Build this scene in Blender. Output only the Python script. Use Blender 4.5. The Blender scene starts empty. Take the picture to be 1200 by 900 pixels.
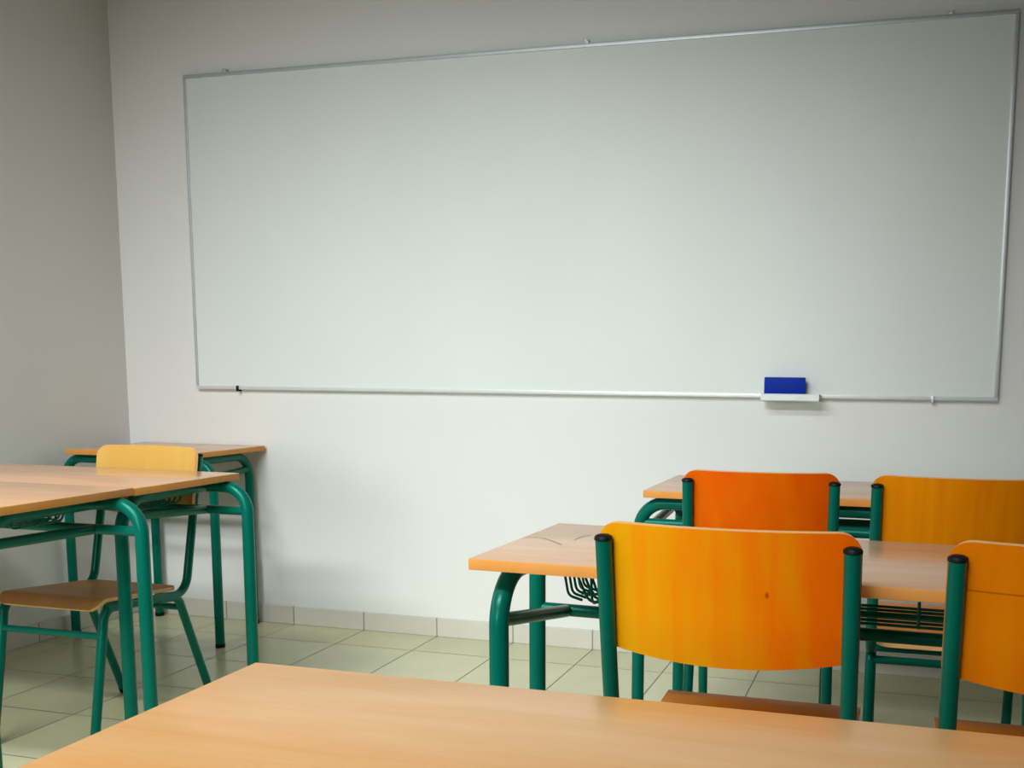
import bpy, bmesh, math, random
from mathutils import Vector, Matrix
random.seed(7)
SC = bpy.context.scene
COL = SC.collection
PI = math.pi

# ------------------------------------------------------------------ materials
def new_mat(name):
    m = bpy.data.materials.new(name); m.use_nodes = True
    nt = m.node_tree
    b = nt.nodes['Principled BSDF']
    return m, nt, b

def node(nt, kind, **kw):
    n = nt.nodes.new(kind)
    for k, v in kw.items():
        if k in ('operation', 'blend_type', 'data_type', 'noise_dimensions', 'wave_type', 'bands_direction', 'interpolation'):
            setattr(n, k, v)
        else:
            n.inputs[k].default_value = v
    return n

def math_n(nt, op, a, b=None, c=None):
    n = nt.nodes.new('ShaderNodeMath'); n.operation = op
    for i, v in enumerate((a, b, c)):
        if v is None: continue
        if isinstance(v, (int, float)): n.inputs[i].default_value = v
        else: nt.links.new(v, n.inputs[i])
    return n.outputs[0]

def mix_n(nt, fac, a, b, blend='MIX'):
    n = nt.nodes.new('ShaderNodeMix'); n.data_type = 'RGBA'; n.blend_type = blend
    for sock, v in ((n.inputs[0], fac), (n.inputs[6], a), (n.inputs[7], b)):
        if isinstance(v, (int, float)): sock.default_value = v
        elif isinstance(v, tuple): sock.default_value = (*v[:3], 1)
        else: nt.links.new(v, sock)
    return n.outputs[2]

def coords(nt):
    tc = nt.nodes.new('ShaderNodeTexCoord'); return tc.outputs['Object']

def mapped(nt, vec, scale=(1, 1, 1), loc=(0, 0, 0), rot=(0, 0, 0)):
    mp = nt.nodes.new('ShaderNodeMapping')
    mp.inputs['Scale'].default_value = scale; mp.inputs['Location'].default_value = loc
    mp.inputs['Rotation'].default_value = rot
    nt.links.new(vec, mp.inputs['Vector']); return mp.outputs[0]

def noise(nt, vec, scale, detail=4, rough=0.5, dist=0.0):
    n = node(nt, 'ShaderNodeTexNoise', Scale=scale, Detail=detail, Roughness=rough, Distortion=dist)
    nt.links.new(vec, n.inputs['Vector']); return n.outputs['Fac']

def ramp(nt, fac, stops):
    r = nt.nodes.new('ShaderNodeValToRGB'); e = r.color_ramp.elements
    while len(e) < len(stops): e.new(0.5)
    for k, (p, c) in enumerate(stops): e[k].position = p; e[k].color = (*c, 1)
    nt.links.new(fac, r.inputs[0]); return r.outputs[0]

def bump(nt, b, h, strength, dist=0.002):
    bp = node(nt, 'ShaderNodeBump', Strength=strength, Distance=dist)
    nt.links.new(h, bp.inputs['Height']); nt.links.new(bp.outputs[0], b.inputs['Normal'])

def wall_mat(name, col):
    m, nt, b = new_mat(name); v = coords(nt)
    n = noise(nt, v, 1.3, 3)
    c = mix_n(nt, n, tuple(x * 0.965 for x in col), tuple(min(1, x * 1.03) for x in col))
    nt.links.new(c, b.inputs['Base Color']); b.inputs['Roughness'].default_value = 0.6
    b.inputs['Specular IOR Level'].default_value = 0.3
    bump(nt, b, noise(nt, v, 60, 5), 0.12, 0.001)
    return m

def enamel(name, col, rough=0.28):
    m, nt, b = new_mat(name); v = coords(nt)
    n = noise(nt, v, 9, 4)
    c = mix_n(nt, n, tuple(x * 0.85 for x in col), tuple(x * 1.1 for x in col))
    nt.links.new(c, b.inputs['Base Color']); b.inputs['Roughness'].default_value = rough
    b.inputs['Specular IOR Level'].default_value = 0.35; b.inputs['Specular Tint'].default_value = (0.35, 1.0, 0.8, 1)
    bump(nt, b, noise(nt, v, 140, 2), 0.05, 0.001)
    return m

def plain(name, col, rough=0.5, metal=0.0, spec=0.5):
    m, nt, b = new_mat(name); v = coords(nt)
    n = noise(nt, v, 30, 3)
    c = mix_n(nt, n, tuple(x * 0.9 for x in col), tuple(min(1, x * 1.08) for x in col))
    nt.links.new(c, b.inputs['Base Color']); b.inputs['Roughness'].default_value = rough
    b.inputs['Metallic'].default_value = metal; b.inputs['Specular IOR Level'].default_value = spec
    return m

def laminate(name, light, dark, seed=0.0, spec=0.75):
    """beech-look table top, grain running along the long side (X)"""
    m, nt, b = new_mat(name); v = coords(nt)
    v1 = mapped(nt, v, (1.1, 9, 1), (seed, seed * 0.7, 0))
    n1 = noise(nt, v1, 2.2, 5, 0.55, 0.6)
    v2 = mapped(nt, v, (7, 160, 20), (seed, 0, 0))
    n2 = noise(nt, v2, 1.0, 3)
    f = math_n(nt, 'ADD', math_n(nt, 'MULTIPLY', n1, 0.8), math_n(nt, 'MULTIPLY', n2, 0.25))
    c = ramp(nt, f, [(0.32, dark), (0.5, tuple((a + d) / 2 for a, d in zip(light, dark))), (0.68, light)])
    nt.links.new(c, b.inputs['Base Color']); b.inputs['Roughness'].default_value = 0.2
    b.inputs['Specular IOR Level'].default_value = spec
    return m

def veneer(name, ca, cb, streak=0.35, shift=0.0, gradient=0.0, knot=None, seam=None, figure='straight'):
    """varnished plywood; ca / cb the two tones of the veneer, grain running up and down (local Z)"""
    m, nt, b = new_mat(name); v = coords(nt)
    sep = nt.nodes.new('ShaderNodeSeparateXYZ'); nt.links.new(v, sep.inputs[0])
    sc = (26, 4, 1.6) if figure == 'straight' else (9, 4, 5)
    n1 = noise(nt, mapped(nt, v, sc, (shift, shift, shift)), 1.0, 5, 0.6, 0.9)
    n2 = noise(nt, mapped(nt, v, (5, 2, 2.5), (shift * 2, 0, 1)), 1.0, 3, 0.5, 0.5)
    f = math_n(nt, 'ADD', math_n(nt, 'MULTIPLY', math_n(nt, 'SUBTRACT', n1, 0.5), streak * 3.0),
               math_n(nt, 'MULTIPLY', math_n(nt, 'SUBTRACT', n2, 0.5), 0.9))
    g = math_n(nt, 'MULTIPLY', sep.outputs[0], gradient)
    f = math_n(nt, 'ADD', math_n(nt, 'ADD', f, 0.5), g)
    cl = nt.nodes.new('ShaderNodeClamp'); nt.links.new(f, cl.inputs[0])
    c = mix_n(nt, cl.outputs[0], ca, cb)
    if knot:
        d = nt.nodes.new('ShaderNodeVectorMath'); d.operation = 'DISTANCE'
        mm = mapped(nt, v, (1, 0, 0.6)); nt.links.new(mm, d.inputs[0])
        d.inputs[1].default_value = (knot[0], 0, knot[1] * 0.6)
        k = ramp(nt, d.outputs['Value'], [(0.0, (1, 1, 1)), (0.0012, (1, 1, 1)), (0.0032, (0, 0, 0))])
        c = mix_n(nt, k, c, (0.25, 0.03, 0.0))
    if seam is not None:
        s = math_n(nt, 'ABSOLUTE', math_n(nt, 'SUBTRACT', sep.outputs[2], seam))
        k = math_n(nt, 'MULTIPLY', math_n(nt, 'LESS_THAN', s, 0.0012), 0.55)
        c = mix_n(nt, k, c, (0.25, 0.05, 0.0))
    nt.links.new(c, b.inputs['Base Color']); b.inputs['Roughness'].default_value = 0.4
    b.inputs['Specular IOR Level'].default_value = 0.2; b.inputs['Specular Tint'].default_value = (1.0, 0.7, 0.4, 1)
    return m

def tile_mat(name, x0, y0, t, base, grout, skirting=False):
    m, nt, b = new_mat(name); v = coords(nt)
    sep = nt.nodes.new('ShaderNodeSeparateXYZ'); nt.links.new(v, sep.inputs[0])
    def cell(sock, o):
        a = math_n(nt, 'DIVIDE', math_n(nt, 'SUBTRACT', sock, o), t)
        fr = math_n(nt, 'FRACT', a); fl = math_n(nt, 'FLOOR', a)
        d = math_n(nt, 'MINIMUM', fr, math_n(nt, 'SUBTRACT', 1.0, fr))
        return math_n(nt, 'MULTIPLY', d, t), fl
    dx, fx = cell(sep.outputs[0], x0)
    dy, fy = cell(sep.outputs[1], y0)
    if skirting == 'x': dmin = dx
    elif skirting == 'y': dmin = dy
    else: dmin = math_n(nt, 'MINIMUM', dx, dy)
    cb = nt.nodes.new('ShaderNodeCombineXYZ'); nt.links.new(fx, cb.inputs[0]); nt.links.new(fy, cb.inputs[1])
    wn = nt.nodes.new('ShaderNodeTexWhiteNoise'); nt.links.new(cb.outputs[0], wn.inputs['Vector'])
    tone = math_n(nt, 'ADD', math_n(nt, 'MULTIPLY', wn.outputs['Value'], 0.10), 0.92)
    mott = ramp(nt, noise(nt, v, 7, 6, 0.6), [(0.3, tuple(x * 0.93 for x in base)), (0.7, base)])
    hsv = nt.nodes.new('ShaderNodeHueSaturation'); nt.links.new(mott, hsv.inputs['Color']); nt.links.new(tone, hsv.inputs['Value'])
    edge = ramp(nt, dmin, [(0.0, (1, 1, 1)), (0.0016, (1, 1, 1)), (0.0028, (0, 0, 0))])
    c = mix_n(nt, edge, hsv.outputs[0], grout)
    nt.links.new(c, b.inputs['Base Color'])
    rg = math_n(nt, 'ADD', math_n(nt, 'MULTIPLY', edge, 0.5), 0.22)
    nt.links.new(rg, b.inputs['Roughness'])
    h = math_n(nt, 'SUBTRACT', 1.0, edge); bump(nt, b, h, 0.4, 0.001)
    return m

M = {}
M['wall'] = wall_mat('painted_plaster', (0.785, 0.80, 0.775))
M['wall_left'] = wall_mat('painted_plaster_side', (0.76, 0.76, 0.74))
M['ceiling'] = wall_mat('ceiling_paint', (0.2, 0.2, 0.2))  # unseen ceiling, tone lowered to absorb bounce light
M['wall_far'] = wall_mat('dark_panelled_plaster', (0.22, 0.22, 0.21))  # unseen right and front walls, darkened to cut bounce light
M['green'] = enamel('green_enamel', (0.0, 0.118, 0.080))
M['green_dark'] = enamel('dark_green_enamel', (0.0, 0.085, 0.06))
M['black'] = plain('black_plastic', (0.004, 0.007, 0.007), 0.5, 0.0, 0.2)
M['alu'] = plain('aluminium', (0.60, 0.65, 0.66), 0.4, 0.5)
M['alu_light'] = plain('light_aluminium', (0.72, 0.76, 0.75), 0.4, 0.3)
M['white_plastic'] = plain('white_plastic', (0.82, 0.86, 0.85), 0.35)
M['frame_white'] = plain('white_window_frame', (0.8, 0.8, 0.8), 0.4)
M['blue_felt'] = plain('blue_felt', (0.0, 0.03, 0.42), 0.9, 0.0, 0.05)
M['blue_plastic'] = plain('blue_plastic', (0.0, 0.028, 0.36), 0.5, 0.0, 0.1)
M['pencil'] = plain('pencil_line', (0.38, 0.22, 0.2), 0.8)
M['lam'] = laminate('beech_laminate', (0.70, 0.41, 0.235), (0.58, 0.32, 0.15))
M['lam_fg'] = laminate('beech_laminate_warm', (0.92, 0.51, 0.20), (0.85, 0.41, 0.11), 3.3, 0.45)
M['band'] = plain('edge_band', (0.68, 0.29, 0.06), 0.5, 0.0, 0.3)
M['ply'] = plain('plywood_edge', (0.80, 0.45, 0.17), 0.5)

def glass_mat():
    m, nt, b = new_mat('window_glass')
    b.inputs['Base Color'].default_value = (0.95, 0.98, 0.97, 1)
    b.inputs['Transmission Weight'].default_value = 1.0; b.inputs['Roughness'].default_value = 0.0
    b.inputs['IOR'].default_value = 1.05
    return m
M['glass'] = glass_mat()

def board_mat():
    m, nt, b = new_mat('whiteboard_enamel'); v = coords(nt)
    n = noise(nt, mapped(nt, v, (1.4, 1, 0.8), (2, 0, 1)), 1.6, 4, 0.5)
    c = ramp(nt, n, [(0.3, (0.73, 0.795, 0.76)), (0.7, (0.76, 0.825, 0.79))])
    nt.links.new(c, b.inputs['Base Color'])
    r = math_n(nt, 'ADD', math_n(nt, 'MULTIPLY', noise(nt, v, 3.0, 3), 0.10), 0.36)
    nt.links.new(r, b.inputs['Roughness']); b.inputs['Specular IOR Level'].default_value = 0.35
    return m
M['board'] = board_mat()

# ------------------------------------------------------------------ mesh helpers
def link(name, bm, mats, parent=None, smooth=True, loc=None):
    me = bpy.data.meshes.new(name)
    bmesh.ops.recalc_face_normals(bm, faces=bm.faces[:])
    bm.to_mesh(me); bm.free()
    if not isinstance(mats, (list, tuple)): mats = [mats]
    for m in mats: me.materials.append(m)
    if smooth:
        for p in me.polygons: p.use_smooth = True
        me.set_sharp_from_angle(angle=math.radians(38))
    o = bpy.data.objects.new(name, me); COL.objects.link(o)
    if parent: o.parent = parent
    if loc: o.location = loc
    return o

def add_box(bm, c, s, bev=0.0, seg=2, mat=0):
    r = bmesh.ops.create_cube(bm, size=1.0)
    vs = r['verts']
    for v in vs: v.co = Vector((v.co.x * s[0] + c[0], v.co.y * s[1] + c[1], v.co.z * s[2] + c[2]))
    fs = {f for v in vs for f in v.link_faces}
    for f in fs: f.material_index = mat
    if bev > 0:
        es = list({e for v in vs for e in v.link_edges})
        bmesh.ops.bevel(bm, geom=es, offset=bev, segments=seg, profile=0.6, affect='EDGES')

def box(name, c, s, m, parent=None, bev=0.0, seg=2):
    bm = bmesh.new(); add_box(bm, c, s, bev, seg); return link(name, bm, m, parent)

def fillet(pts, rad, n=8):
    """polyline with rounded corners; rad a number or one per inner corner"""
    pts = [Vector(p) for p in pts]; out = [pts[0]]
    for i in range(1, len(pts) - 1):
        r = rad[i - 1] if isinstance(rad, (list, tuple)) else rad
        a, b, c = pts[i - 1], pts[i], pts[i + 1]
        d1 = (a - b).normalized(); d2 = (c - b).normalized()
        ang = d1.angle(d2); 
        if r <= 0 or ang > PI - 0.02: out.append(b); continue
        t = min(r / math.tan(ang / 2), (a - b).length * 0.49 if i > 1 else (a - b).length * 0.98,
                (c - b).length * 0.49 if i < len(pts) - 2 else (c - b).length * 0.98)
        p1, p2 = b + d1 * t, b + d2 * t
        bis = (d1 + d2).normalized(); rr = t * math.tan(ang / 2)
        cen = b + bis * (rr / math.sin(ang / 2))
        v1, v2 = p1 - cen, p2 - cen; tot = v1.angle(v2)
        for k in range(n + 1):
            s = k / n
            out.append(cen + (v1 * math.sin((1 - s) * tot) + v2 * math.sin(s * tot)) / math.sin(tot))
    out.append(pts[-1]); return out

def add_tube(bm, pts, r, n=16, cap=True):
    pts = [Vector(p) for p in pts]; rings = []
    t0 = (pts[1] - pts[0]).normalized()
    up = Vector((0, 0, 1)) if abs(t0.z) < 0.9 else Vector((1, 0, 0))
    nrm = (up - t0 * up.dot(t0)).normalized()
    for i, p in enumerate(pts):
        if i == 0: t = t0
        elif i == len(pts) - 1: t = (pts[i] - pts[i - 1]).normalized()
        else: t = ((pts[i] - pts[i - 1]).normalized() + (pts[i + 1] - pts[i]).normalized()).normalized()
        nrm = (nrm - t * nrm.dot(t)).normalized(); bi = t.cross(nrm)
        rings.append([bm.verts.new(p + (nrm * math.cos(2 * PI * k / n) + bi * math.sin(2 * PI * k / n)) * r) for k in range(n)])
    for a, b in zip(rings, rings[1:]):
        for k in range(n): bm.faces.new((a[k], a[(k + 1) % n], b[(k + 1) % n], b[k]))
    if cap: bm.faces.new(rings[0][::-1]); bm.faces.new(rings[-1])

def tube(name, pts, r, m, parent, n=16, rad=0.0, fn=8):
    bm = bmesh.new(); add_tube(bm, fillet(pts, rad, fn) if rad else pts, r, n); return link(name, bm, m, parent)

def sheet(name, f_mid, f_nrm_half, nu, vs, halfw, mats, parent):
    """plywood sheet. f_mid(u,s)->Vector on the mid surface, u in -1..1 scaled by halfw(s)."""
    bm = bmesh.new(); F = []; B = []
    for s in vs:
        w = halfw(s); fr = []; br = []
        for i in range(nu + 1):
            u = -w + 2 * w * i / nu
            p = f_mid(u, s); e = 1e-4
            n = (f_mid(u + e, s) - f_mid(u - e, s)).cross(f_mid(u, s + e) - f_mid(u, s - e)).normalized()
            fr.append(bm.verts.new(p + n * f_nrm_half)); br.append(bm.verts.new(p - n * f_nrm_half))
        F.append(fr); B.append(br)
    R = len(vs) - 1
    for j in range(R):
        for i in range(nu):
            bm.faces.new((F[j][i], F[j][i + 1], F[j + 1][i + 1], F[j + 1][i]))
            bm.faces.new((B[j][i], B[j + 1][i], B[j + 1][i + 1], B[j][i + 1]))
    def rim(a, b, c, d):
        f = bm.faces.new((a, b, c, d)); f.material_index = 1
    for i in range(nu):
        rim(F[0][i], B[0][i], B[0][i + 1], F[0][i + 1]); rim(F[R][i], F[R][i + 1], B[R][i + 1], B[R][i])
    for j in range(R):
        rim(F[j][0], F[j + 1][0], B[j + 1][0], B[j][0]); rim(F[j][nu], B[j][nu], B[j + 1][nu], F[j + 1][nu])
    # soften the outer rim a little
    return link(name, bm, mats, parent)

def rows(a, b, ra, rb, n=10, k=7):
    """sample positions from a to b, dense inside the corner radii"""
    out = []
    for i in range(k): out.append(a + ra * (1 - math.cos(PI / 2 * i / k)))
    for i in range(n + 1): out.append(a + ra + (b - rb - a - ra) * i / n)
    for i in range(1, k + 1): out.append(b - rb + rb * math.sin(PI / 2 * i / k))
    return out

def rounded_halfw(W, a, b, ra, rb):
    def f(s):
        if s < a + ra: d = (a + ra - s) / ra; return W - ra + ra * math.sqrt(max(0, 1 - d * d))
        if s > b - rb: d = (s - b + rb) / rb; return W - rb + rb * math.sqrt(max(0, 1 - d * d))
        return W
    return f

def thing(name, label, cat, loc=(0, 0, 0), rz=0.0, group=None):
    o = bpy.data.objects.new(name, None); COL.objects.link(o)
    o.empty_display_size = 0.1
    o.location = loc; o.rotation_euler = (0, 0, rz); o['label'] = label; o['category'] = cat
    if group: o['group'] = group
    return o

def struct(o): o['kind'] = 'structure'; return o

# ------------------------------------------------------------------ the room
XL, XR, YB, YF, H = -0.345, 4.35, 0.01, -6.2, 2.95
T, TX, TY = 0.3116, 0.4008, -0.2082
M['floor'] = tile_mat('floor_tiles', TX, TY, T, (0.60, 0.61, 0.38), (0.07, 0.08, 0.05))
M['skirt_x'] = tile_mat('skirting_tiles', TX, 0.05, T, (0.70, 0.69, 0.60), (0.16, 0.15, 0.12), 'x')
M['skirt_y'] = tile_mat('skirting_tiles_side', 0.05, TY, T, (0.70, 0.69, 0.60), (0.16, 0.15, 0.12), 'y')

struct(box('floor', ((XL + XR) / 2, (YB + YF) / 2, -0.05), (XR - XL + 0.4, YB - YF + 0.4, 0.1), M['floor']))
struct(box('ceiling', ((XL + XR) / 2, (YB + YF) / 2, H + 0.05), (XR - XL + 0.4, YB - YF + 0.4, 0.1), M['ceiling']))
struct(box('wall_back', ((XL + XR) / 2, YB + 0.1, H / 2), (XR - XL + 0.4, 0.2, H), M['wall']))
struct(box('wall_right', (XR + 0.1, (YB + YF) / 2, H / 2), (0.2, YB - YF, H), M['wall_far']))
struct(box('baseboard_back', ((XL + XR) / 2, YB - 0.005, 0.036), (XR - XL, 0.010, 0.072), M['skirt_x'], bev=0.0015, seg=1))
struct(box('baseboard_left', (XL + 0.005, (YF + YB) / 2 - 0.006, 0.036), (0.010, YB - YF - 0.012, 0.072), M['skirt_y'], bev=0.0015, seg=1))
struct(box('baseboard_right', (XR - 0.005, (YF + YB) / 2 - 0.006, 0.036), (0.010, YB - YF - 0.012, 0.072), M['skirt_y'], bev=0.0015, seg=1))

def wall_with_holes(name, axis, pos, thick, a0, a1, holes, m):
    """wall running along one axis with window openings (a0,a1,z0,z1)"""
    bm = bmesh.new()
    def piece(p0, p1, z0, z1):
        if p1 - p0 < 1e-4 or z1 - z0 < 1e-4: return
        if axis == 'y': add_box(bm, (pos, (p0 + p1) / 2, (z0 + z1) / 2), (thick, p1 - p0, z1 - z0))
        else: add_box(bm, ((p0 + p1) / 2, pos, (z0 + z1) / 2), (p1 - p0, thick, z1 - z0))
    cur = a0
    for (h0, h1, z0, z1) in sorted(holes):
        piece(cur, h0, 0, H); piece(h0, h1, 0, z0); piece(h0, h1, z1, H); cur = h1
    piece(cur, a1, 0, H)
    bmesh.ops.remove_doubles(bm, verts=bm.verts[:], dist=1e-5)
    return struct(link(name, bm, m, smooth=False))

WIN_L = [(-5.7, -4.4, 0.85, 1.65), (-4.0, -2.75, 0.85, 1.65), (-2.45, -1.35, 0.85, 1.65)]
ADDED_WIN_F = [(0.7, 2.3, 0.95, 1.95)]  # unseen window, added to throw a pool of light on the back wall
wall_with_holes('wall_left', 'y', XL - 0.1, 0.2, YF, YB, WIN_L, M['wall_left'])
wall_with_holes('wall_front', 'x', YF - 0.1, 0.2, XL - 0.2, XR + 0.2, ADDED_WIN_F, M['wall_far'])

def window(n, axis, pos, a0, a1, z0, z1):
    bm = bmesh.new(); w = 0.05; d = 0.06
    def bar(p0, p1, q0, q1):
        c, s = (p0 + p1) / 2, p1 - p0
        if axis == 'y': add_box(bm, (pos, c, (q0 + q1) / 2), (d, s, q1 - q0), 0.004, 1)
        else: add_box(bm, (c, pos, (q0 + q1) / 2), (s, d, q1 - q0), 0.004, 1)
    bar(a0, a1, z0, z0 + w); bar(a0, a1, z1 - w, z1); bar(a0, a0 + w, z0 + w, z1 - w); bar(a1 - w, a1, z0 + w, z1 - w)
    mid = (a0 + a1) / 2; bar(mid - w / 2, mid + w / 2, z0 + w, z1 - w)
    o = struct(link('window_%d' % n, bm, M['frame_white']))
    bm = bmesh.new()
    c = ((pos, mid, (z0 + z1) / 2), (0.006, a1 - a0 - 2 * w, z1 - z0 - 2 * w)) if axis == 'y' else ((mid, pos, (z0 + z1) / 2), (a1 - a0 - 2 * w, 0.006, z1 - z0 - 2 * w))
    add_box(bm, *c)
    link('pane', bm, M['glass'], o, smooth=False)

def area(name, loc, rot, sx, sy, energy, col, spread=PI):
    l = bpy.data.lights.new(name, 'AREA'); l.shape = 'RECTANGLE'; l.size = sx; l.size_y = sy
    l.energy = energy; l.color = col; l.spread = spread
    o = bpy.data.objects.new(name, l); COL.objects.link(o); o.location = loc; o.rotation_euler = rot
    return o

E_L, E_F, E_C1, E_C2, E_C3 = 1.5, 3.0, 18.0, 33.0, 8.0
DAY = (0.97, 0.99, 1.0)
for i, (a0, a1, z0, z1) in enumerate(WIN_L):
    window(i + 1, 'y', XL - 0.12, a0, a1, z0, z1)
    # daylight entering the opening, falling from the sky downwards into the room
    area('window_daylight', (XL - 0.05, (a0 + a1) / 2, (z0 + z1) / 2), (0, math.radians(-90 + 25), math.radians(0)),
         z1 - z0 - 0.1, a1 - a0 - 0.1, E_L * (a1 - a0), DAY, math.radians(130))
for i, (a0, a1, z0, z1) in enumerate(ADDED_WIN_F):  # added front window, its light held to a narrow spread
    window(4 + i, 'x', YF - 0.12, a0, a1, z0, z1)
    area('window_daylight', ((a0 + a1) / 2, YF - 0.05, (z0 + z1) / 2), (math.radians(90 - 3), 0, math.radians(0)),
         a1 - a0 - 0.1, z1 - z0 - 0.1, E_F * (a1 - a0), DAY, math.radians(44))

# unseen area lights added to brighten the lower room; narrow spread dims upper walls
area('ceiling_lamp', (0.5, -3.1, 2.90), (math.radians(40), 0, 0), 1.2, 0.3, E_C1, DAY, math.radians(88))
area('ceiling_lamp', (1.4, -4.6, 2.90), (math.radians(48), 0, 0), 2.4, 0.3, E_C2, DAY, math.radians(74))
area('ceiling_lamp', (1.7, -2.9, 2.90), (math.radians(36), 0, 0), 1.2, 0.3, E_C3, DAY, math.radians(85))

w = bpy.data.worlds.new('daylight_sky'); SC.world = w; w.use_nodes = True
bg = w.node_tree.nodes['Background']; bg.inputs[0].default_value = (0.75, 0.85, 1.0, 1); bg.inputs[1].default_value = 1.0

# ------------------------------------------------------------------ whiteboard
def whiteboard():
    t = thing('whiteboard', 'large blank white dry-erase board with thin aluminium frame on the back wall', 'whiteboard', (0, 0, 0.9296))
    W, Hh, y = 3.0, 1.1905, 0.0
    box('writing_surface', (W / 2, y - 0.001, Hh / 2), (W - 0.02, 0.014, Hh - 0.02), M['board'], t)
    fw, fd = 0.014, 0.022
    def rail(c, s): box('frame_rail', c, s, M['alu'], t, 0.0025)
    rail((W / 2, y - 0.002, Hh - fw / 2), (W, fd, fw)); rail((fw / 2, y - 0.002, Hh / 2), (fw * 0.8, fd, Hh - 2 * fw))
    rail((W - fw / 2, y - 0.002, Hh / 2), (fw, fd, Hh - 2 * fw))
    o = box('frame_rail', (W / 2, y - 0.002, fw / 2), (W, fd, fw), M['alu_light'], t, 0.0025); o['label'] = 'paler bottom frame rail'
    for x, z in ((0.183, Hh + 0.004), (1.615, Hh + 0.004), (2.80, Hh + 0.004)):
        bm = bmesh.new(); add_box(bm, (x, y - 0.001, z), (0.016, 0.02, 0.018), 0.003); add_tube(bm, [(x, y - 0.008, z + 0.004), (x, y - 0.014, z + 0.004)], 0.004, 10)
        link('mounting_clip', bm, M['alu'], t)
    for x in (0.192, 2.80):
        bm = bmesh.new(); add_box(bm, (x, y - 0.006, 0.004), (0.010, 0.024, 0.022), 0.002)
        link('mounting_clip', bm, M['black'] if x < 1 else M['alu'], t)
    return t
board = whiteboard()

def eraser_tray():
    bm = bmesh.new(); ox, oy, oz = 2.345, -0.014, 0.921 - 0.9296
    prof = [(0, 0.0), (-0.052, 0.0), (-0.055, 0.003), (-0.055, 0.021), (-0.052, 0.024), (-0.049, 0.021), (-0.049, 0.006), (0, 0.006)]
    L = 0.096; n = len(prof)
    a = [bm.verts.new((ox - L, oy + y, oz + z)) for y, z in prof]; b = [bm.verts.new((ox + L, oy + y, oz + z)) for y, z in prof]
    for i in range(n): bm.faces.new((a[i], a[(i + 1) % n], b[(i + 1) % n], b[i]))
    bm.faces.new(a); bm.faces.new(b[::-1])
    o = link('eraser_tray', bm, M['white_plastic'], board); o['label'] = 'short white plastic ledge on the bottom rail'
    for x in (-L + 0.0015, L - 0.0015):
        box('end_plate', (ox + x, oy - 0.0275, oz + 0.012), (0.003, 0.054, 0.024), M['white_plastic'], o, 0.001, 1)
eraser_tray()

def eraser():
    t = thing('board_eraser', 'rectangular blue board eraser resting on the white ledge under the whiteboard', 'eraser', (2.326, -0.040, 0.9275))
    box('felt_pad', (0, 0, 0.037), (0.134, 0.014, 0.068), M['blue_felt'], t, 0.003)
    box('grip', (0, -0.0105, 0.037), (0.136, 0.010, 0.070), M['blue_plastic'], t, 0.003)
eraser()

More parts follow.
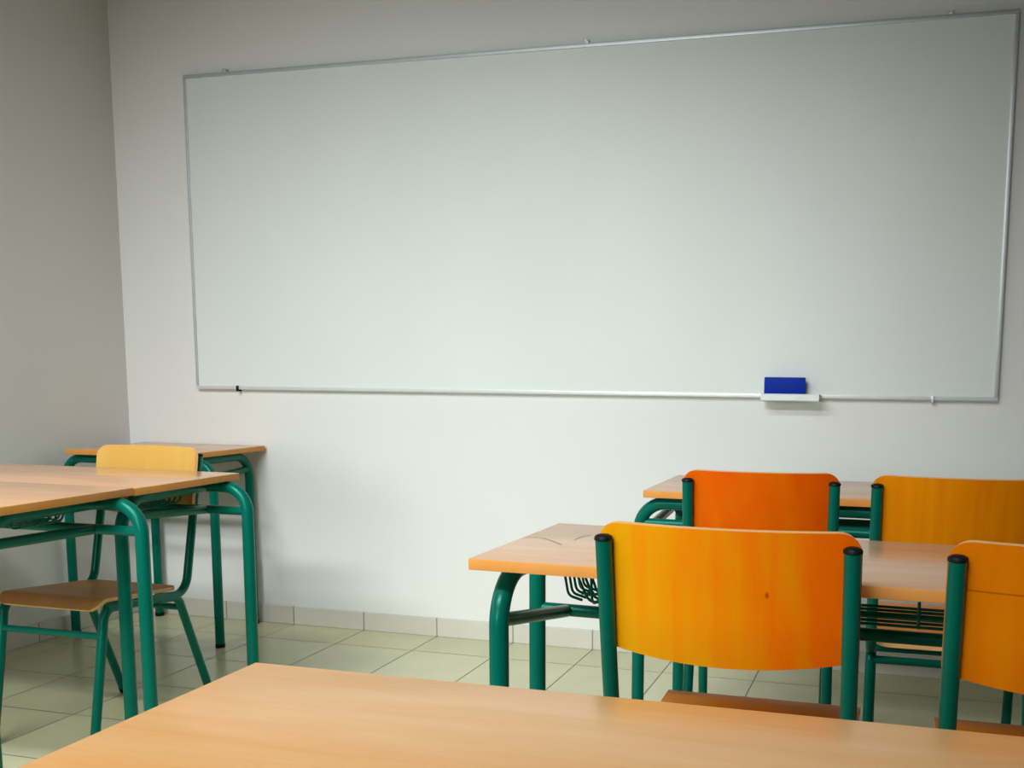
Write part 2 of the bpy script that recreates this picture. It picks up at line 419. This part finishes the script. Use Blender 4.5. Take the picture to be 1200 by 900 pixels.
# ------------------------------------------------------------------ desks
HT = 0.712
def desk(name, label, cx, cy, rz, W, D=0.42, wide=0.045, narrow=0.085, iw=0.04, ins=0.045, lam='lam', group=None, zs=0.614, dz=0.022, zrack=0.628, lateral=False, HT=HT):
    """narrow legs at local -Y, wide legs at local +Y"""
    t = thing(name, label, 'desk', (cx, cy, 0), rz, group)
    R, th = 0.0165, 0.019
    bm = bmesh.new(); add_box(bm, (0, 0, HT - th / 2), (W, D, th), 0.002, 2)
    for f in bm.faces:
        f.material_index = 0 if abs(f.normal.z) > 0.7 else 1
    top = link('tabletop', bm, [M[lam], M['band']], t)
    zr = HT - th - R - 0.0008
    xs = {1: W / 2 + wide, -1: W / 2 - narrow}
    ys = {1: D / 2 - iw, -1: -D / 2 + ins}
    rs = 0.0125
    for sx in (1, -1):
        # wide legs bend sideways into the rear rail
        x, y = xs[1], ys[1]
        wl = tube('leg', [(sx * x, y, 0.012), (sx * x, y, zr), (sx * (x - 0.095), y, zr)], R, M['green'], t, 18, 0.07, 10)
        # narrow legs bend in depth and run back under the top to the rear rail
        xn, yn = xs[-1], ys[-1]
        if lateral:
            nl = tube('leg', [(sx * xn, yn, 0.012), (sx * xn, yn, zr), (sx * (xn - 0.12), yn, zr)], R, M['green'], t, 18, 0.08, 10)
            tube('top_rail', [(sx * (xn - 0.12), yn - R * 0.5, zr), (sx * (xn - 0.12), y - R * 0.5, zr)], R, M['green'], t, 18)
        else:
            nl = tube('leg', [(sx * xn, yn, 0.012), (sx * xn, yn, zr), (sx * xn, yn + 0.11, zr)], R, M['green'], t, 18, 0.085, 10)
            tube('top_rail', [(sx * xn, yn + 0.109, zr), (sx * xn, y - R * 0.5, zr)], R, M['green'], t, 18)
        for lx, ly, par in ((x, y, wl), (xn, yn, nl)):
            bm = bmesh.new(); add_tube(bm, [(sx * lx, ly, 0.0), (sx * lx, ly, 0.003), (sx * lx, ly, 0.014)], R + 0.0008, 16)
            link('rubber_foot', bm, M['black'], par)
        tube('side_bar', [(sx * xn, yn + R * 0.6, zs + dz), (sx * xn, y - rs * 0.7, zs)], rs, M['green'], t, 14)
    tube('top_rail', [(-xs[1] + 0.094, ys[1], zr), (xs[1] - 0.094, ys[1], zr)], R, M['green'], t, 18)
    tube('stretcher', [(-xs[1] + R * 0.6, ys[1], zs), (xs[1] - R * 0.6, ys[1], zs)], rs, M['green'], t, 14)
    # wire book rack hung under the top, open towards the wide side
    yb, yo, zb, zt = 0.018, ys[1] - 0.014, zrack, HT - th - 0.0008
    bm = bmesh.new(); rw = 0.0027
    hw = xs[-1] - 0.084 if W > 0.9 else xs[-1] - 0.06
    for k in range(6):
        y = yb + (yo - yb) * k / 5; z = zb + 0.0045
        q = 0.030 - 0.004 * k
        add_tube(bm, fillet([(-hw - q, y, zt), (-hw + 0.012, y, z), (hw - 0.012, y, z), (hw + q, y, zt)], 0.02, 6), rw, 6)
    for z, y in ((zb + 0.020, yb - 0.004), (zt - 0.03, yb - 0.010)):
        if z < zt - 0.028: add_tube(bm, [(-hw, y, z), (hw, y, z)], rw, 6)
    for x in [-hw * 0.96, -hw * 0.45, hw * 0.19, hw * 0.96] if W > 0.9 else [-hw * 0.9, 0, hw * 0.9]:
        add_tube(bm, fillet([(x, yb - 0.014, zt), (x, yb - 0.004, zb), (x, yo + 0.010, zb)], 0.02, 6), rw, 6)
    # densely wound end wires tying the rack to the side rails
    for sx in (1, -1):
        for k in range(5):
            y = yb + 0.010 + 0.022 * k
            add_tube(bm, fillet([(sx * (hw + 0.004), y, zb + 0.004), (sx * (hw + 0.032), y + 0.004, zb + 0.010), (sx * (hw + 0.050), y + 0.010, zt)], 0.014, 5), rw, 6)
    link('book_rack', bm, M['green_dark'], t)
    return t, top

WD = 1.12
def place_by_right(xr, yfar, W=WD, D=0.42): return xr - W / 2, yfar - D / 2

cx, cy = place_by_right(0.894, -0.9965)
deskB, _ = desk('school_desk', 'double school desk reaching the pale yellow chair, farther of the abutting left pair', cx, cy, 0, WD, wide=0.050, HT=0.717)
cx, cy = place_by_right(0.894, -1.419)
deskA, _ = desk('school_desk', 'double school desk cut by the left photo edge, nearer of the abutting left pair', cx, cy, 0, WD, wide=0.052, HT=0.7195, dz=0.008, zs=0.618, zrack=0.634)
deskC, _ = desk('school_desk', 'small single school desk in the corner, back edge against the whiteboard wall', 0.02, -0.215, PI, 0.56, wide=0.04, narrow=0.055, ins=0.03, iw=0.045, zs=0.60)
WM = 1.22
deskM, topM = desk('school_desk', 'double school desk with pencil scribbles, partly hidden by the two nearest orange chairs', 2.05 + WM / 2 + 0.004, -1.818, math.radians(-1.6), WM, wide=0.030, narrow=0.034, zs=0.545, dz=0.055, zrack=0.597)
deskK, _ = desk('school_desk', 'double school desk at the back right, behind the two farther orange chairs', 2.078 + WD / 2, -0.765, PI, WD, wide=0.018, narrow=0.02, zs=0.622, lateral=True)
deskF, _ = desk('school_desk', 'large bare beech desk top filling the bottom foreground', 2.083 + WD / 2, -2.632 - 0.21, 0, WD, lam='lam_fg')

# pencil scribbles on the middle desk
def scribble(pts, parent):
    bm = bmesh.new(); wv = 0.0013
    P = [Vector(p) for p in pts]
    dense = []
    for a, b in zip(P, P[1:]):
        for k in range(6): dense.append(a.lerp(b, k / 6))
    dense.append(P[-1]); vs = []
    for i, p in enumerate(dense):
        d = (dense[min(i + 1, len(dense) - 1)] - dense[max(i - 1, 0)]).normalized(); n = Vector((-d.y, d.x, 0)) * wv
        vs.append((bm.verts.new(p + n), bm.verts.new(p - n)))
    for a, b in zip(vs, vs[1:]): bm.faces.new((a[0], a[1], b[1], b[0]))
    link('pencil_scribble', bm, M['pencil'], parent, smooth=False)

# ------------------------------------------------------------------ chairs
def chair(label, x, y, rz, mat_back, mat_seat, hx=0.1745, top=0.800, a1=0.445, zst=0.322, bulge=0.036, pw=0.0105, crest=0.035, sz=0.0):
    """faces local +Y; post axis at local y=0, posts at x=+-hx"""
    t = thing('school_chair', label, 'chair', (x, y, 0), rz)
    r = 0.0122; cz = top - 0.021
    prof = [(-0.010, cz - 0.004), (0.036, 0.54), (0.073, 0.361 + sz), (0.385, 0.384 + sz)]
    for sx in (-1, 1):
        X = sx * hx
        path = fillet([(X, a, z) for a, z in prof], [0.3, 0.055], 10)
        bm = bmesh.new(); add_tube(bm, path, r, 16); sf = link('side_frame', bm, M['green'], t)
        bm = bmesh.new()
        rr = r + 0.0012
        n = 16; rings = []
        for q, z in ((rr, cz - 0.005), (rr, cz - 0.001), (rr * 0.9, cz + 0.001), (rr * 0.6, cz + 0.003)):
            rings.append([bm.verts.new((X + q * math.cos(2 * PI * k / n), -0.0098 + q * math.sin(2 * PI * k / n), z)) for k in range(n)])
        for a, b in zip(rings, rings[1:]):
            for k in range(n): bm.faces.new((a[k], a[(k + 1) % n], b[(k + 1) % n], b[k]))
        bm.faces.new(rings[0][::-1]); bm.faces.new(rings[-1])
        link('end_cap', bm, M['black'], sf)
        fl = tube('leg', [(X, 0.330, 0.3800 + sz), (X, 0.392, 0.3845 + sz), (X, 0.456, 0.010)], r * 1.01, M['green'], t, 16, 0.035, 8)
        rl = tube('leg', [(X, 0.19, 0.366 + sz), (X, 0.108, 0.358 + sz), (X, -0.026, 0.010)], r, M['green'], t, 16, 0.04, 8)
        for (fy, ty, par) in ((0.4577, 0.4545, fl), (-0.0297, -0.022, rl)):
            bm = bmesh.new()
            add_tube(bm, [(X, fy, 0.0), (X, fy, 0.003), (X, ty, 0.020)], r + 0.0012, 14)
            link('rubber_foot', bm, M['black'], par)
    tube('stretcher', [(-hx + 0.006, 0.4045, 0.312), (hx - 0.006, 0.4045, 0.312)], 0.0095, M['green'], t, 12)
    ys = -0.026 + (zst - 0.010) / 0.354 * 0.134 - 0.004
    if zst > 0.34: ys = 0.094
    tube('stretcher', [(-hx + 0.006, ys, zst), (hx - 0.006, ys, zst)], 0.0095, M['green'], t, 12)
    # backrest, hollow towards the sitter, in front of the posts
    z0, z1, Wb = top - 0.190, top, hx + pw
    def mid(u, s):
        a = u / Wb; lean = 0.17 * (z1 - s)
        return Vector((u, 0.0095 + lean - bulge * (1 - a * a), s - 0.015 * (1 - a * a) * max(0, 1 - (s - z0) / 0.09)))
    hw0 = rounded_halfw(Wb, z0, z1, 0.012, 0.030)
    sheet('backrest', mid, 0.0048, 28, rows(z0, z1, 0.012, 0.030), hw0, [mat_back, M['ply']], t)
    # seat with waterfall front and a shallow dish
    a0, Ws = 0.088, hx + 0.004
    def smid(u, s):
        q = (s - a0) / (a1 - a0); z = 0.3805 + sz + 0.0255 * min(1, (s - a0) / 0.30) - 0.007 * math.sin(PI * min(1, q / 0.85)) * (1 - (u / Ws) ** 2)
        c = a1 - crest
        if s > c: z -= 0.024 * ((s - c) / crest) ** 2
        return Vector((u, s, z))
    hs0 = rounded_halfw(Ws, a0, a1, 0.04, 0.03)
    def hs(s): return hs0(s) - 0.010 * (1 - (s - a0) / (a1 - a0))
    sheet('seat', smid, 0.0048, 24, rows(a0, a1, 0.04, 0.03), hs, [mat_seat, M['ply']], t)
    return t

V = {
 'N':  veneer('veneer_golden', (0.82, 0.36, 0.002), (0.93, 0.15, 0.0), 0.48, 1.3, 3.2, knot=(0.062, 0.708)),
 'K1': veneer('veneer_red_orange', (0.76, 0.16, 0.0), (0.72, 0.07, 0.0), 0.45, 4.1, 0.0, figure='flame'),
 'K2': veneer('veneer_amber', (0.76, 0.27, 0.001), (0.62, 0.14, 0.0), 0.45, 7.7, 0.6),
 'N2': veneer('veneer_orange_brown', (0.80, 0.25, 0.0), (0.76, 0.15, 0.0), 0.42, 9.2, -1.0, seam=0.733),
 'L':  veneer('veneer_pale_yellow', (0.56, 0.37, 0.10), (0.54, 0.29, 0.05), 0.3, 2.2, 0.0),
 'S':  veneer('veneer_seat', (0.80, 0.30, 0.02), (0.74, 0.20, 0.005), 0.3, 5.2, 0.0),
 'S2': veneer('veneer_seat_brown', (0.55, 0.30, 0.12), (0.45, 0.21, 0.06), 0.3, 6.2, 0.0),
}
chair('green-framed school chair with golden orange backrest, directly behind the foreground desk', 2.4865, -2.112, 0, V['N'], V['S'], hx=0.1765, a1=0.482)
chair('green-framed school chair at the right edge of the photo, backrest with a horizontal line', 2.974, -2.128, 0, V['N2'], V['S'], hx=0.1765, a1=0.482)
chair('green-framed school chair with reddish orange backrest at the back right desk', 2.416, -1.245, math.radians(5), V['K1'], V['S'], hx=0.162, top=0.797, zst=0.366, sz=0.022)
chair('green-framed school chair with amber backrest at the back right desk, nearest the right edge', 2.839, -1.250, math.radians(1), V['K2'], V['S'], hx=0.170, top=0.799, zst=0.366, sz=0.022)
chair('green-framed school chair with pale yellow backrest facing the left pair of desks', 0.554, -0.952, PI, V['L'], V['S2'], hx=0.163, pw=0.012, top=0.781, a1=0.418)

# ------------------------------------------------------------------ camera
loc = Vector((2.7274, -3.5413, 1.0168)); yaw, pitch, roll = -0.2735, 0.1316, 0.009
fpx, dcx, dcy = 1213.5, 122.36, 144.80
cyw, syw = math.cos(yaw), math.sin(yaw)
fw = Vector((syw * math.cos(pitch), cyw * math.cos(pitch), -math.sin(pitch)))
rt = Vector((cyw, -syw, 0)); up = rt.cross(fw)
r2 = rt * math.cos(roll) + up * math.sin(roll); u2 = -rt * math.sin(roll) + up * math.cos(roll)
cam = bpy.data.cameras.new('camera'); co = bpy.data.objects.new('camera', cam); COL.objects.link(co)
mw = Matrix((( r2.x, u2.x, -fw.x, loc.x), (r2.y, u2.y, -fw.y, loc.y), (r2.z, u2.z, -fw.z, loc.z), (0, 0, 0, 1)))
co.matrix_world = mw
cam.sensor_fit = 'HORIZONTAL'; cam.sensor_width = 36.0; cam.lens = 36.0 * fpx / 1200
cam.shift_x = -dcx / 1200; cam.shift_y = dcy / 1200
cam.clip_start = 0.02
SC.camera = co

# scribbles, in the desk's own space
SCR = [[(-0.6057, 0.0161), (-0.593, 0.0265), (-0.5719, 0.024), (-0.5432, -0.0012), (-0.5154, -0.0304)], [(-0.5111, 0.0307), (-0.5091, 0.0678), (-0.5006, 0.0871)]]
for s in SCR: scribble([(x, y, HT + 0.0004) for x, y in s], topM)

vs = SC.view_settings
SC.display_settings.display_device = 'sRGB'
vs.view_transform = 'Standard'; vs.look = 'None'; vs.exposure = 0.0; vs.gamma = 1.0; vs.use_curve_mapping = False
